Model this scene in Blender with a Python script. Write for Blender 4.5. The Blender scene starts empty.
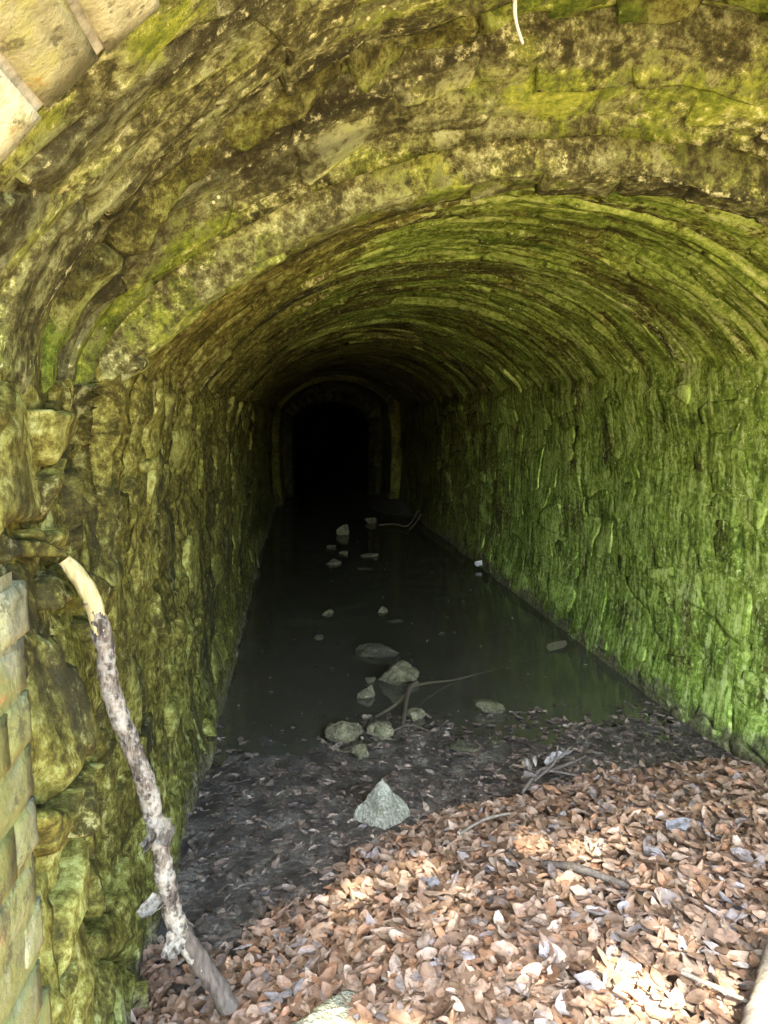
import bpy, bmesh, math, random
import numpy as np
from mathutils import Vector, Matrix

random.seed(7); rng = np.random.default_rng(11)
scene = bpy.context.scene
COL = scene.collection

# ------------------------------------------------------------------ camera, sky, sun, exposure
EYE = 1.5
PITCH, YAW = math.radians(7.37), math.radians(6.45)
cd = bpy.data.cameras.new('camera'); cam = bpy.data.objects.new('camera', cd); COL.objects.link(cam)
cd.sensor_fit = 'VERTICAL'; cd.sensor_height = 36.0; cd.lens = 25.0
cd.clip_start = 0.02; cd.clip_end = 400
cam.location = (0, 0, EYE); cam.rotation_euler = (math.radians(90) - PITCH, 0, -YAW)
scene.camera = cam

SUN_EL, SUN_AZ = math.radians(50), math.radians(188)      # azimuth clockwise from +Y (into the tunnel)
world = bpy.data.worlds.new('World'); scene.world = world; world.use_nodes = True
wn = world.node_tree
sky = wn.nodes.new('ShaderNodeTexSky'); sky.sky_type = 'NISHITA'; sky.sun_disc = False
sky.sun_elevation = SUN_EL; sky.sun_rotation = SUN_AZ
wn.links.new(sky.outputs[0], wn.nodes['Background'].inputs[0])
wn.nodes['Background'].inputs[1].default_value = 0.15
sl = bpy.data.lights.new('sun', 'SUN'); sl.energy = 5.0; sl.angle = math.radians(0.5); sl.color = (1.0, 0.93, 0.82)
so = bpy.data.objects.new('sun', sl); COL.objects.link(so)
SUN_DIR = Vector((math.sin(SUN_AZ) * math.cos(SUN_EL), math.cos(SUN_AZ) * math.cos(SUN_EL), math.sin(SUN_EL)))
so.rotation_euler = SUN_DIR.to_track_quat('Z', 'Y').to_euler(); so.location = SUN_DIR * 30
vs = scene.view_settings
vs.view_transform = 'Standard'; vs.look = 'None'; vs.gamma = 1.0; vs.use_curve_mapping = False
vs.exposure = 4.35

# ------------------------------------------------------------------ numpy noise
_perm = rng.permutation(256); _perm = np.concatenate([_perm, _perm, _perm])
_grad = rng.normal(size=(256, 3)); _grad /= np.linalg.norm(_grad, axis=1)[:, None]
def noise(p):
    p = np.asarray(p, float); i = np.floor(p).astype(int); f = p - i; i &= 255
    w = f * f * f * (f * (f * 6 - 15) + 10); out = 0
    for dx in (0, 1):
        for dy in (0, 1):
            for dz in (0, 1):
                h = _perm[_perm[_perm[(i[..., 0] + dx) & 255] + ((i[..., 1] + dy) & 255)] + ((i[..., 2] + dz) & 255)]
                g = _grad[h]
                d = g[..., 0] * (f[..., 0] - dx) + g[..., 1] * (f[..., 1] - dy) + g[..., 2] * (f[..., 2] - dz)
                wx = w[..., 0] if dx else 1 - w[..., 0]; wy = w[..., 1] if dy else 1 - w[..., 1]; wz = w[..., 2] if dz else 1 - w[..., 2]
                out = out + d * wx * wy * wz
    return out
def fbm(p, o=4, r=0.5):
    p = np.asarray(p, float); s = 0; a = 1
    for k in range(o):
        s = s + a * noise(p * (2.03 ** k) + 17.3 * k); a *= r
    return s
def n2(a, b, sc, seed=0, o=3):
    return fbm(np.stack([a * sc + seed, b * sc - seed, np.full_like(a, seed * 1.7 + .37)], -1), o)
def sstep(a, b, x):
    t = np.clip((x - a) / (b - a), 0, 1); return t * t * (3 - 2 * t)

# ------------------------------------------------------------------ mesh helpers
def mesh_from(name, V, F, mat=None, tint=None, uv=None, smooth=True):
    me = bpy.data.meshes.new(name)
    V = np.asarray(V, np.float32); F = np.asarray(F, np.int32); k = F.shape[1]
    me.vertices.add(len(V)); me.vertices.foreach_set('co', V.ravel())
    me.loops.add(F.size); me.loops.foreach_set('vertex_index', F.ravel())
    me.polygons.add(len(F)); me.polygons.foreach_set('loop_start', np.arange(0, F.size, k, dtype=np.int32))
    me.polygons.foreach_set('loop_total', np.full(len(F), k, np.int32))
    if smooth: me.polygons.foreach_set('use_smooth', np.ones(len(F), bool))
    me.update(calc_edges=True)
    if tint is not None:
        at = me.attributes.new('tint', 'FLOAT_COLOR', 'POINT')
        t = np.asarray(tint, np.float32)
        if t.ndim == 1: t = np.tile(t, (len(V), 1))
        if t.shape[1] == 3: t = np.concatenate([t, np.ones((len(t), 1), np.float32)], 1)
        at.data.foreach_set('color', t.ravel())
    if uv is not None:
        ul = me.uv_layers.new(name='st'); u = np.asarray(uv, np.float32)[F.ravel()]
        ul.data.foreach_set('uv', u.ravel())
    if mat: me.materials.append(mat)
    return me
def link(name, me, parent=None, loc=None):
    o = bpy.data.objects.new(name, me); COL.objects.link(o)
    if parent: o.parent = parent
    if loc is not None: o.location = loc
    return o
def wpos(o):
    p = Vector(o.location)
    while o.parent: o = o.parent; p += Vector(o.location)
    return p
def piece(name, V, F, mat, parent=None, **kw):
    """mesh given in world coordinates; origin moved to its own middle"""
    V = np.asarray(V, float); c = (V.min(0) + V.max(0)) / 2
    o = link(name, mesh_from(name, V - c, F, mat, **kw), parent)
    base = np.array(wpos(parent)) if parent else np.zeros(3)
    o.location = c - base
    return o
def tag(o, label=None, cat=None, group=None, kind=None):
    if label: o['label'] = label
    if cat: o['category'] = cat
    if group: o['group'] = group
    if kind: o['kind'] = kind
    return o
def thing(name, loc, label, cat, group=None):
    return tag(link(name, None, None, loc), label, cat, group)
def gridF(n, m, wrap=False):
    """quads of an n x m vertex grid (row major); wrap closes the second axis"""
    i = np.arange(n - 1)[:, None]; j = np.arange(m if wrap else m - 1)[None, :]; j2 = (j + 1) % m
    return np.stack([i * m + j, (i + 1) * m + j, (i + 1) * m + j2, i * m + j2], -1).reshape(-1, 4)

# ------------------------------------------------------------------ materials
class NT:
    def __init__(s, name):
        s.m = bpy.data.materials.new(name); s.m.use_nodes = True; s.t = s.m.node_tree
        s.b = s.t.nodes['Principled BSDF']; s.out = s.t.nodes['Material Output']
    def n(s, ty, **kw):
        nd = s.t.nodes.new('ShaderNode' + ty)
        for k, v in kw.items(): setattr(nd, k, v)
        return nd
    def put(s, sock, v):
        if isinstance(v, bpy.types.NodeSocket): s.t.links.new(v, sock)
        elif v is not None:
            if isinstance(v, tuple) and len(v) == 3 and sock.type == 'RGBA': v = v + (1,)
            sock.default_value = v
    def math(s, op, a, b=0.0, clamp=False):
        nd = s.n('Math', operation=op, use_clamp=clamp); s.put(nd.inputs[0], a); s.put(nd.inputs[1], b); return nd.outputs[0]
    def pos(s): return s.n('NewGeometry').outputs['Position']
    def st(s): return s.n('UVMap', uv_map='st').outputs[0]
    def scale(s, v, sc, off=(0, 0, 0)):
        nd = s.n('Mapping'); s.put(nd.inputs['Vector'], v); nd.inputs['Scale'].default_value = sc; nd.inputs['Location'].default_value = off; return nd.outputs[0]
    def noise(s, v, sc, det=4.0, rough=.55, dist=0.0):
        nd = s.n('TexNoise'); s.put(nd.inputs['Vector'], v); nd.inputs['Scale'].default_value = sc
        nd.inputs['Detail'].default_value = det; nd.inputs['Roughness'].default_value = rough; nd.inputs['Distortion'].default_value = dist
        return nd.outputs['Fac']
    def voro(s, v, sc, feat='F1', out='Distance', rnd=1.0):
        nd = s.n('TexVoronoi', feature=feat); s.put(nd.inputs['Vector'], v); nd.inputs['Scale'].default_value = sc
        nd.inputs['Randomness'].default_value = rnd; return nd.outputs[out]
    def step(s, x, a, b):
        nd = s.n('MapRange', interpolation_type='SMOOTHSTEP'); s.put(nd.inputs[0], x)
        nd.inputs[1].default_value = a; nd.inputs[2].default_value = b; return nd.outputs[0]
    def ramp(s, x, stops):
        nd = s.n('ValToRGB'); s.put(nd.inputs[0], x); e = nd.color_ramp.elements
        while len(e) < len(stops): e.new(0.5)
        for q, (p, c) in zip(e, stops): q.position = p; q.color = tuple(c) + (1,)
        return nd.outputs[0]
    def mix(s, f, a, b, mode='MIX'):
        nd = s.n('Mix', data_type='RGBA', blend_type=mode); s.put(nd.inputs[0], f); s.put(nd.inputs[6], a); s.put(nd.inputs[7], b); return nd.outputs[2]
    def bump(s, h, strength, dist, prev=None):
        nd = s.n('Bump'); s.put(nd.inputs['Height'], h); nd.inputs['Strength'].default_value = strength
        nd.inputs['Distance'].default_value = dist
        if prev: s.put(nd.inputs['Normal'], prev)
        return nd.outputs[0]
    def attr(s, out='Color'):
        return s.n('Attribute', attribute_name='tint').outputs[out]
    def fin(s, col, rough, nor=None, spec=None):
        s.put(s.b.inputs['Base Color'], col); s.put(s.b.inputs['Roughness'], rough)
        if nor: s.put(s.b.inputs['Normal'], nor)
        if spec is not None: s.put(s.b.inputs['Specular IOR Level'], spec)
        return s.m

def masonry(name, moss, streak=(7, 1.2), stone=None, mossc=None, dark=.35, pale=.25, specks=.5, film=.35, bumpd=1.0, iso=1.0, tide=None):
    """damp rubble: stone colours by noise and by stone, moss in streaks, dark stains, pale lichen, flaked faces"""
    t = NT(name); P = t.pos(); ST = t.st()
    big = t.noise(P, 1.6, 2)
    nm = t.n('TexNoise'); t.put(nm.inputs['Vector'], P); nm.inputs['Scale'].default_value = 7.0; nm.inputs['Detail'].default_value = 3; nm.inputs['Roughness'].default_value = .6
    mid = nm.outputs['Fac']; fine = t.noise(P, 40, 5, .78)
    sv = t.scale(ST, (streak[0], streak[1], 1)); stk = t.noise(sv, 1.0, 4, .62)
    sv2 = t.scale(ST, (streak[0] * 3.4, streak[1] * 1.9, 1), (3.1, 7.7, 0)); stk2 = t.noise(sv2, 1.0, 3, .6)
    wv = t.n('VectorMath', operation='MULTIPLY_ADD'); t.put(wv.inputs[0], nm.outputs['Color']); wv.inputs[1].default_value = (.3, .3, .3); t.put(wv.inputs[2], P)
    vn = t.n('TexVoronoi', feature='F1'); t.put(vn.inputs['Vector'], wv.outputs[0]); vn.inputs['Scale'].default_value = 11
    cell = t.n('SeparateColor'); t.put(cell.inputs[0], vn.outputs['Color'])
    at_ = t.n('SeparateColor'); t.put(at_.inputs[0], t.attr('Color')); tv = at_.outputs[0]
    stone = stone or [(.0, (.035, .030, .012)), (.33, (.105, .085, .028)), (.62, (.20, .175, .06)), (1.0, (.38, .36, .17))]
    x = t.math('ADD', t.math('MULTIPLY', mid, .9 * iso), t.math('ADD', t.math('MULTIPLY', fine, 1.8), t.math('MULTIPLY', stk, .9 * (1 - iso))))
    x = t.math('ADD', x, t.math('MULTIPLY', tv, .28)); x = t.math('ADD', x, t.math('MULTIPLY', cell.outputs[0], .22 * iso))
    base = t.ramp(t.step(x, 1.17, 2.03), stone)
    mossc = mossc or [(.0, (.035, .055, .008)), (.5, (.12, .16, .018)), (1.0, (.28, .33, .045))]
    y = t.math('ADD', t.math('ADD', t.math('MULTIPLY', stk2, .8), fine), t.math('ADD', t.math('MULTIPLY', cell.outputs[1], .10), t.math('MULTIPLY', t.math('SUBTRACT', tv, .5), .18)))
    mcol = t.ramp(t.step(y, .68, 1.22), mossc)
    mm = t.math('ADD', t.math('MULTIPLY', big, .7), t.math('MULTIPLY', stk, .8))
    mm = t.math('ADD', mm, t.math('MULTIPLY', mid, .4)); mm = t.math('ADD', mm, t.math('MULTIPLY', fine, .5))
    mm = t.math('ADD', mm, t.math('ADD', t.math('MULTIPLY', cell.outputs[2], .12), t.math('MULTIPLY', t.math('SUBTRACT', tv, .5), .16)))
    use_damp_shade = moss is None
    if moss is None: mm = t.math('ADD', mm, at_.outputs[1]); moss = 0.0
    mask = t.step(mm, 1.36 - moss, 1.54 - moss)
    col = t.mix(mask, t.mix(film, base, t.mix(1.0, base, (.84, 1.16, .58), 'MULTIPLY')), mcol)
    dk = t.step(t.math('ADD', t.math('MULTIPLY', stk, .65), t.math('MULTIPLY', big, .35)), .55 - .12 * (1 - dark), .40 - .12 * (1 - dark))
    dfac = .8
    if use_damp_shade:
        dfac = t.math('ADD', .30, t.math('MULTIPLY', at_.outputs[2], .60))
        col = t.mix(t.math('MULTIPLY', t.step(at_.outputs[2], .45, 1.0), .7), col, t.mix(1.0, col, (.42, .36, .32), 'MULTIPLY'))  # tint blue carries damp plus the painted shade of the deep end
    col = t.mix(t.math('MULTIPLY', dk, dfac), col, (.020, .020, .010))
    pl = t.step(t.math('ADD', t.math('MULTIPLY', fine, .6), t.math('MULTIPLY', stk2, .4)), .60 - .06 * pale, .68 - .06 * pale)
    if use_damp_shade: pl = t.math('MULTIPLY', pl, t.math('SUBTRACT', 1.0, t.math('MULTIPLY', at_.outputs[2], .75)))
    col = t.mix(t.math('MULTIPLY', pl, .75), col, (.56, .59, .30))
    sp = t.step(t.voro(P, 44), .22, .12)  # pale specks: lichen and painted-on glints of water drops
    if use_damp_shade: sp = t.math('MULTIPLY', sp, t.step(at_.outputs[1], .02, .16))
    col = t.mix(t.math('MULTIPLY', sp, t.step(mid, .66 - .16 * specks, .76 - .16 * specks)), col, (.60, .64, .36))
    if tide:
        xyz = t.n('SeparateXYZ'); t.put(xyz.inputs[0], P)
        tz = t.math('ADD', xyz.outputs[2], t.math('ADD', t.math('MULTIPLY', t.math('SUBTRACT', .5, stk), .5), t.math('MULTIPLY', t.math('SUBTRACT', .5, mid), .4)))
        col = t.mix(t.math('MULTIPLY', t.step(tz, tide, tide - .12), .85), col, t.mix(t.step(fine, .4, .62), (.06, .05, .028), (.20, .17, .10)))
    rough = t.math('ADD', .50, t.math('MULTIPLY', mid, .6), True)
    h = t.math('ADD', t.math('ADD', mid, t.math('MULTIPLY', stk, .5)), t.math('ADD', t.math('MULTIPLY', fine, .7), t.math('MULTIPLY', cell.outputs[0], .10)))
    nb = t.bump(h, 1.0 * bumpd, .045)
    return t.fin(col, rough, nb, .12)

M = {}
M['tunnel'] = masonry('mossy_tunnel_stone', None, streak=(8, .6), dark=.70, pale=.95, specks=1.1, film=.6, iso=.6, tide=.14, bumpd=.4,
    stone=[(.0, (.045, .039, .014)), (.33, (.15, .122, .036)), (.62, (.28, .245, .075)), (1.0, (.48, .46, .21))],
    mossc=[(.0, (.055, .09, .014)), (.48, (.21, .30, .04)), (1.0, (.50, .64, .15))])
M['ring'] = masonry('rubble_ring', .09, streak=(7, .6), dark=1.2, pale=.8, specks=.4, film=.45, bumpd=.6,
    stone=[(.0, (.03, .027, .013)), (.33, (.105, .092, .04)), (.62, (.23, .215, .105)), (1.0, (.46, .46, .29))])
M['ledge'] = masonry('moss_ledge', .16, streak=(4, 1.6), dark=.4, pale=.1, specks=.2, film=.6,
    mossc=[(.0, (.03, .048, .007)), (.5, (.10, .145, .016)), (1.0, (.23, .30, .04))])
M['far'] = masonry('shade_toned_stone', -.1, dark=.6, pale=.0, specks=.2, film=.4,
    stone=[(.0, (.012, .010, .005)), (.5, (.03, .025, .011)), (1.0, (.07, .06, .03))])  # stone colour darkened to paint in the dimness of the far end
M['deep_shade'] = masonry('shade_blackened_stone', -.2, dark=.8, pale=-1, specks=-1, film=.3,
    stone=[(.0, (.008, .007, .004)), (.5, (.02, .016, .007)), (1.0, (.05, .04, .02))])  # blackened stone colour, the passage's shade painted in

def ashlar_mat(nm='pale_brick', green=.55, mul=1.0):
    t = NT(nm); P = t.pos(); tv = t.attr('Fac')
    mid = t.noise(P, 9, 5, .6); fine = t.noise(P, 60, 5, .7); big = t.noise(P, 2.6, 3)
    x = t.math('ADD', t.math('ADD', t.math('MULTIPLY', mid, .6), t.math('MULTIPLY', fine, .3)), t.math('MULTIPLY', tv, .2))
    c = t.ramp(x, [(.42, (.16, .165, .08)), (.56, (.32, .335, .19)), (.68, (.47, .5, .34))])
    c = t.mix(t.math('MULTIPLY', t.step(t.math('ADD', t.math('MULTIPLY', big, .5), t.math('MULTIPLY', mid, .5)), .56 - .2 * green, .66 - .2 * green), .85), c, (.24, .26, .06))
    c = t.mix(1.0, c, (mul, mul, mul), 'MULTIPLY')
    c = t.mix(t.math('MULTIPLY', t.step(t.noise(P, 9, 4, .7), .63, .7), .6), c, (.30, .15, .05))
    c = t.mix(t.math('MULTIPLY', t.step(t.noise(P, 22, 5, .75), .54, .64), .75), c, (.05, .048, .022))
    nb = t.bump(t.math('ADD', mid, t.math('MULTIPLY', fine, .35)), .8, .02)
    return t.fin(c, .85, nb, .3)
M['ashlar'] = ashlar_mat('pale_brick', .3, 1.1)
M['mossbrick'] = ashlar_mat('mossy_brick', .62, .6)
def mortar_mat():
    t = NT('lime_mortar'); P = t.pos()
    c = t.ramp(t.noise(P, 30, 5, .7), [(.36, (.14, .15, .10)), (.64, (.36, .38, .29))])
    return t.fin(c, .9, t.bump(t.noise(P, 70, 4), .6, .006))
M['mortar'] = mortar_mat()

def mud_mat():
    t = NT('wet_silt'); P = t.pos()
    n = t.noise(P, 9, 6, .65); f = t.noise(P, 55, 5, .7)
    c = t.ramp(t.math('ADD', t.math('MULTIPLY', n, .5), t.math('MULTIPLY', f, .5)), [(.38, (.016, .014, .012)), (.52, (.072, .064, .05)), (.64, (.25, .225, .18))])
    nb = t.bump(n, .5, .03); nb = t.bump(f, .8, .01, nb)
    return t.fin(c, t.math('ADD', .25, t.math('MULTIPLY', n, .4)), nb, .5)
M['mud'] = mud_mat()

def water_mat():
    t = NT('still_murky_water'); P = t.pos()
    tr = t.n('BsdfTransparent'); tr.inputs[0].default_value = (.50, .47, .36, 1)
    df = t.n('BsdfDiffuse'); df.inputs[0].default_value = (.085, .085, .058, 1)
    gl = t.n('BsdfGlossy'); gl.inputs['Roughness'].default_value = .1; gl.inputs[0].default_value = (1, 1, 1, 1)
    fr = t.n('Fresnel'); fr.inputs['IOR'].default_value = 1.33
    nb = t.bump(t.noise(P, 5, 3), .05, .02)
    for nd in (gl, fr): t.put(nd.inputs['Normal'], nb)
    a = t.n('MixShader'); film = t.step(t.noise(P, 3.0, 5, .7), .35, .75)
    t.put(a.inputs[0], t.math('ADD', .5, t.math('MULTIPLY', film, .3))); t.put(a.inputs[1], tr.outputs[0]); t.put(a.inputs[2], df.outputs[0])
    b = t.n('MixShader'); t.put(b.inputs[0], t.math('MULTIPLY', fr.outputs[0], .26)); t.put(b.inputs[1], a.outputs[0]); t.put(b.inputs[2], gl.outputs[0])
    t.put(t.out.inputs['Surface'], b.outputs[0]); return t.m
M['water'] = water_mat()

def leaf_mat(name, rough, trans):
    t = NT(name); uv = t.st(); c = t.attr('Color')
    w = t.n('TexWave', wave_type='BANDS', bands_direction='DIAGONAL'); t.put(w.inputs[0], uv); w.inputs['Scale'].default_value = 4.5; w.inputs['Distortion'].default_value = .6
    P = t.pos(); n = t.noise(P, 60, 4, .6)
    c2 = t.mix(t.step(n, .42, .7), c, t.mix(.55, c, (.05, .03, .02)))
    nb = t.bump(w.outputs['Fac'], .35, .002); nb = t.bump(n, .4, .003, nb)
    m = t.fin(c2, rough, nb, .35)
    if trans:
        tl = t.n('BsdfTranslucent'); t.put(tl.inputs[0], c2); ms = t.n('MixShader'); ms.inputs[0].default_value = trans
        t.put(ms.inputs[1], t.b.outputs[0]); t.put(ms.inputs[2], tl.outputs[0]); t.put(t.out.inputs['Surface'], ms.outputs[0])
    return m
M['leaf'] = leaf_mat('dry_beech_leaf', .55, .15)
M['wetleaf'] = leaf_mat('wet_rotten_leaf', .22, 0)

def rock_mat(name, a, b, mossy, rough=.75):
    t = NT(name); P = t.pos(); n = t.noise(P, 20, 5, .7); f = t.noise(P, 80, 4, .7)
    c = t.ramp(t.math('ADD', t.math('MULTIPLY', n, .6), t.math('MULTIPLY', f, .4)), [(.38, a), (.62, b)])
    c = t.mix(t.math('MULTIPLY', t.step(t.noise(P, 9, 4), .45, .6), mossy), c, (.12, .13, .05))
    nb = t.bump(t.math('ADD', n, t.math('MULTIPLY', f, .4)), 1.0, .03)
    return t.fin(c, rough, nb, .2)
M['rock'] = rock_mat('damp_limestone', (.06, .052, .028), (.27, .245, .14), .3)
M['palerock'] = rock_mat('pale_green_stone', (.15, .15, .10), (.40, .39, .29), .5)
M['silt_rock'] = rock_mat('silted_stone', (.035, .032, .018), (.11, .10, .06), .3, .7)

def bark_mat():
    t = NT('lichened_bark'); P = t.pos()
    v = t.scale(P, (1, 1, .25)); n = t.noise(v, 60, 6, .7); b = t.noise(P, 16, 4, .6)
    c = t.ramp(n, [(.40, (.025, .021, .015)), (.49, (.10, .085, .06)), (.60, (.21, .19, .14))])
    c = t.mix(t.math('MULTIPLY', t.step(t.math('ADD', t.math('MULTIPLY', b, .5), t.math('MULTIPLY', t.noise(P, 90, 3), .5)), .48, .58), .6), c, (.30, .30, .24))
    c = t.mix(t.math('MULTIPLY', t.step(t.noise(P, 70, 4), .58, .66), .4), c, (.13, .08, .06))
    nb = t.bump(n, .9, .01); nb = t.bump(t.noise(P, 150, 4), .5, .004, nb)
    return t.fin(c, .85, nb, .3)
M['bark'] = bark_mat()
def wood_mat(name, a, b):
    t = NT(name); P = t.pos(); n = t.noise(t.scale(P, (1, 1, .12)), 120, 5, .6)
    return t.fin(t.ramp(n, [(.3, a), (.7, b)]), .75, t.bump(n, .6, .004), .3)
M['barewood'] = wood_mat('bare_wood', (.26, .225, .09), (.46, .43, .21))
M['oldwood'] = wood_mat('weathered_wood', (.035, .029, .022), (.115, .095, .07))
M['twig'] = wood_mat('damp_twig', (.03, .024, .014), (.10, .08, .045))
M['greytwig'] = wood_mat('grey_twig', (.12, .10, .07), (.26, .22, .16))
M['white'] = wood_mat('bleached_wood', (.28, .24, .15), (.5, .45, .32))
def foliage_mat():
    t = NT('green_foliage'); n = t.noise(t.pos(), 3, 3)
    c = t.ramp(n, [(.3, (.05, .10, .015)), (.7, (.10, .16, .03))]); t.fin(c, .6)
    tl = t.n('BsdfTranslucent'); t.put(tl.inputs[0], c); ms = t.n('MixShader'); ms.inputs[0].default_value = .45
    t.put(ms.inputs[1], t.b.outputs[0]); t.put(ms.inputs[2], tl.outputs[0]); t.put(t.out.inputs['Surface'], ms.outputs[0]); return t.m
M['foliage'] = foliage_mat()
def litter_ground():
    t = NT('forest_floor'); P = t.pos(); v = t.voro(P, 18, 'F1', 'Color'); n = t.noise(P, 30, 4)
    c = t.ramp(t.math('ADD', t.math('MULTIPLY', n, .6), t.math('MULTIPLY', v, .4)), [(.25, (.07, .045, .025)), (.5, (.22, .14, .08)), (.8, (.38, .26, .16))])
    return t.fin(c, .85, t.bump(n, .7, .03))
M['litter'] = litter_ground()

# ------------------------------------------------------------------ tunnel surfaces: left wall L, right wall R, vault V
Y_OPEN, Y_ASH, Y_END = 0.42, 0.95, 14.0
def XL(Y): return -.475 - .05 * sstep(4, 8, Y) + .12 * sstep(12.6, 12.63, Y)
def XR(Y): return 1.99 - .022 * np.clip(Y, 0, 14) - .15 * sstep(12.6, 12.63, Y)
def zl(Y): return 1.60 + .05 * sstep(2, 6, Y)
def zr(Y): return 1.66 + .05 * sstep(2, 4, Y)
def groove(Y):
    def box(a, b, e=.006): return sstep(a - e, a, Y) * sstep(b + e, b, Y)
    g = .22 * box(1.505, 1.60) + .055 * box(1.61, 1.79) + .13 * box(1.805, 1.855) - .02 * box(1.865, 1.98) + .09 * box(1.99, 2.035)
    for y0, d in ((2.36, .035), (2.75, .04), (3.2, .035), (3.8, .045), (4.6, .04), (5.6, .04), (6.8, .03), (8.2, .035), (9.6, .03), (11.2, .035)):
        g = g + d * sstep(y0 - .02, y0, Y) * sstep(y0 + .06, y0 + .03, Y)
    Z = np.zeros_like(Y); rib = .04 * noise(np.stack([Y * 4.3, Z + .5, Z + 3.3], -1)) + .028 * noise(np.stack([Y * 11.0, Z + 7.5, Z + 3.3], -1))
    return g + rib * sstep(1.95, 2.2, Y)
def crown(Y):
    c = 2.335 + 0 * Y
    c = np.where(Y > 1.55, 2.30 - .13 * sstep(1.55, 1.84, Y), c)
    c = np.where(Y > 1.83, 2.145, c)
    return np.where(Y > 2.0, 2.19 + .07 * sstep(2.0, 2.9, Y) + .02 * sstep(3, 7, Y) - .09 * sstep(12.6, 12.63, Y), c)
_u = np.linspace(-1, 1, 401)
def shape(u, k):
    e = 1 - np.sqrt(np.clip(1 - u * u, 0, 1)); p = (1.5 - np.sqrt(2.25 - 1.44 * np.clip(u * u, 0, 1))) / .6
    return k * e + (1 - k) * p
_z = .5 * (1 - shape(_u, .35)); _L = np.concatenate([[0], np.cumsum(np.hypot(np.diff(_u * 1.2), np.diff(_z)))])
GIRTH = _L[-1]
def vsec(Y, g):
    u = np.interp(g, _L, _u); k = np.where(Y < 1.83, .4, np.where(Y < 2.0, .0, .12))
    xl, xr = XL(Y), XR(Y); zs = zl(Y) + (zr(Y) - zl(Y)) * (u + 1) / 2
    dn = np.maximum(-g, 0) + np.maximum(g - GIRTH, 0)
    return (xl + xr) / 2 + u * (xr - xl) / 2, zs + (crown(Y) - (zl(Y) + zr(Y)) / 2) * (1 - shape(u, k)) - dn
def surf(kind, Y, t, h):
    """point of the surface at distance Y, girth coordinate t (height on the walls), h metres proud of it"""
    Y = np.asarray(Y, float); t = np.asarray(t, float)
    if kind == 'V':
        X, Z = vsec(Y, t); X1, Z1 = vsec(Y, t + .01); X0, Z0 = vsec(Y, t - .01)
        tx, tz = X1 - X0, Z1 - Z0; l = np.hypot(tx, tz) + 1e-9; nx, nz = tz / l, -tx / l
        w = .022 * n2(Y * 1.3, t, 1.1, 3.3) - groove(Y) * (.75 + .5 * n2(Y, t, 2.5, 8.1))
        h = h + w - .05 * sstep(0, .12, np.maximum(-t, t - GIRTH))
        return np.stack([X + nx * h, Y, Z + nz * h], -1)
    s = 1 if kind == 'L' else -1
    X = XL(Y) if kind == 'L' else XR(Y)
    w = .03 * n2(Y, t, 1.4, 5.1 if kind == 'L' else 9.4)
    w = w - groove(Y) * sstep(1.1, 1.5, t) * (1.0 if kind == 'L' else .15)
    if kind == 'L':
        w = w - .09 * np.exp(-((Y - 1.62) / .16) ** 2 - ((t - .62) / .26) ** 2) + .03 * np.exp(-((Y - 1.3) / .2) ** 2 - ((t - .8) / .35) ** 2)
    w = w + .05 * sstep(.45, .0, t) + .045 * sstep(1.25, 1.68, t) ** 2 * sstep(1.5, 2.2, Y)
    return np.stack([X + s * (h + w), Y, t], -1)

def girth(kind, T):
    return T + 1.62 if kind == 'V' else (1.62 - (1.62 - T) * 2.2 if kind == 'L' else 1.62 + GIRTH + (1.7 - T) * 3.2)
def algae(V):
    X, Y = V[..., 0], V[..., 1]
    return -.17 + .42 * sstep(-.44, .55, X) + .08 * sstep(1.2, 1.9, X) + .13 * sstep(2.3, 4.2, Y) * sstep(.6, -.3, X) + .12 * n2(Y, V[..., 2] + X, .8, 31.0, 2) - .32 * sstep(4.5, 10, Y) + .06 * sstep(1.1, 1.8, X) * sstep(5, 3, Y)  # algae cover, thinned with depth partly to paint the deep tunnel darker
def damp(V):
    """how dark and water stained the stone is: most on the left wall, least on the right; deep end darkened further to paint in its shade"""
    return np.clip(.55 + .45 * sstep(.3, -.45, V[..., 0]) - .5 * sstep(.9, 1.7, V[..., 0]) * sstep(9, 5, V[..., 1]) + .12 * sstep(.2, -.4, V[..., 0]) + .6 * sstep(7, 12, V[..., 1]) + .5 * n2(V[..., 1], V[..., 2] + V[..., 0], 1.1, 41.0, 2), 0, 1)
def shell(kind, ys, ts, name, mat, parent, h=-.012, rough=.012):
    Yg, Tg = np.meshgrid(ys, ts, indexing='ij')
    ay, at = (1.7, .45) if kind == 'V' else (1.0, 1.0)
    d = rough * n2(Yg * ay, Tg * at, 9, 2.2, 4) + .6 * rough * n2(Yg * ay, Tg * at, 28, 4.2, 3)
    V = surf(kind, Yg, Tg, h + d).reshape(-1, 3); F = gridF(len(ys), len(ts))
    if kind == 'L': F = F[:, ::-1]
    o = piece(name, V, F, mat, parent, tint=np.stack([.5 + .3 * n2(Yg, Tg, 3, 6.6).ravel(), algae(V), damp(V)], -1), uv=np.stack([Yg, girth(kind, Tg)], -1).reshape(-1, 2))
    return o

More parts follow.
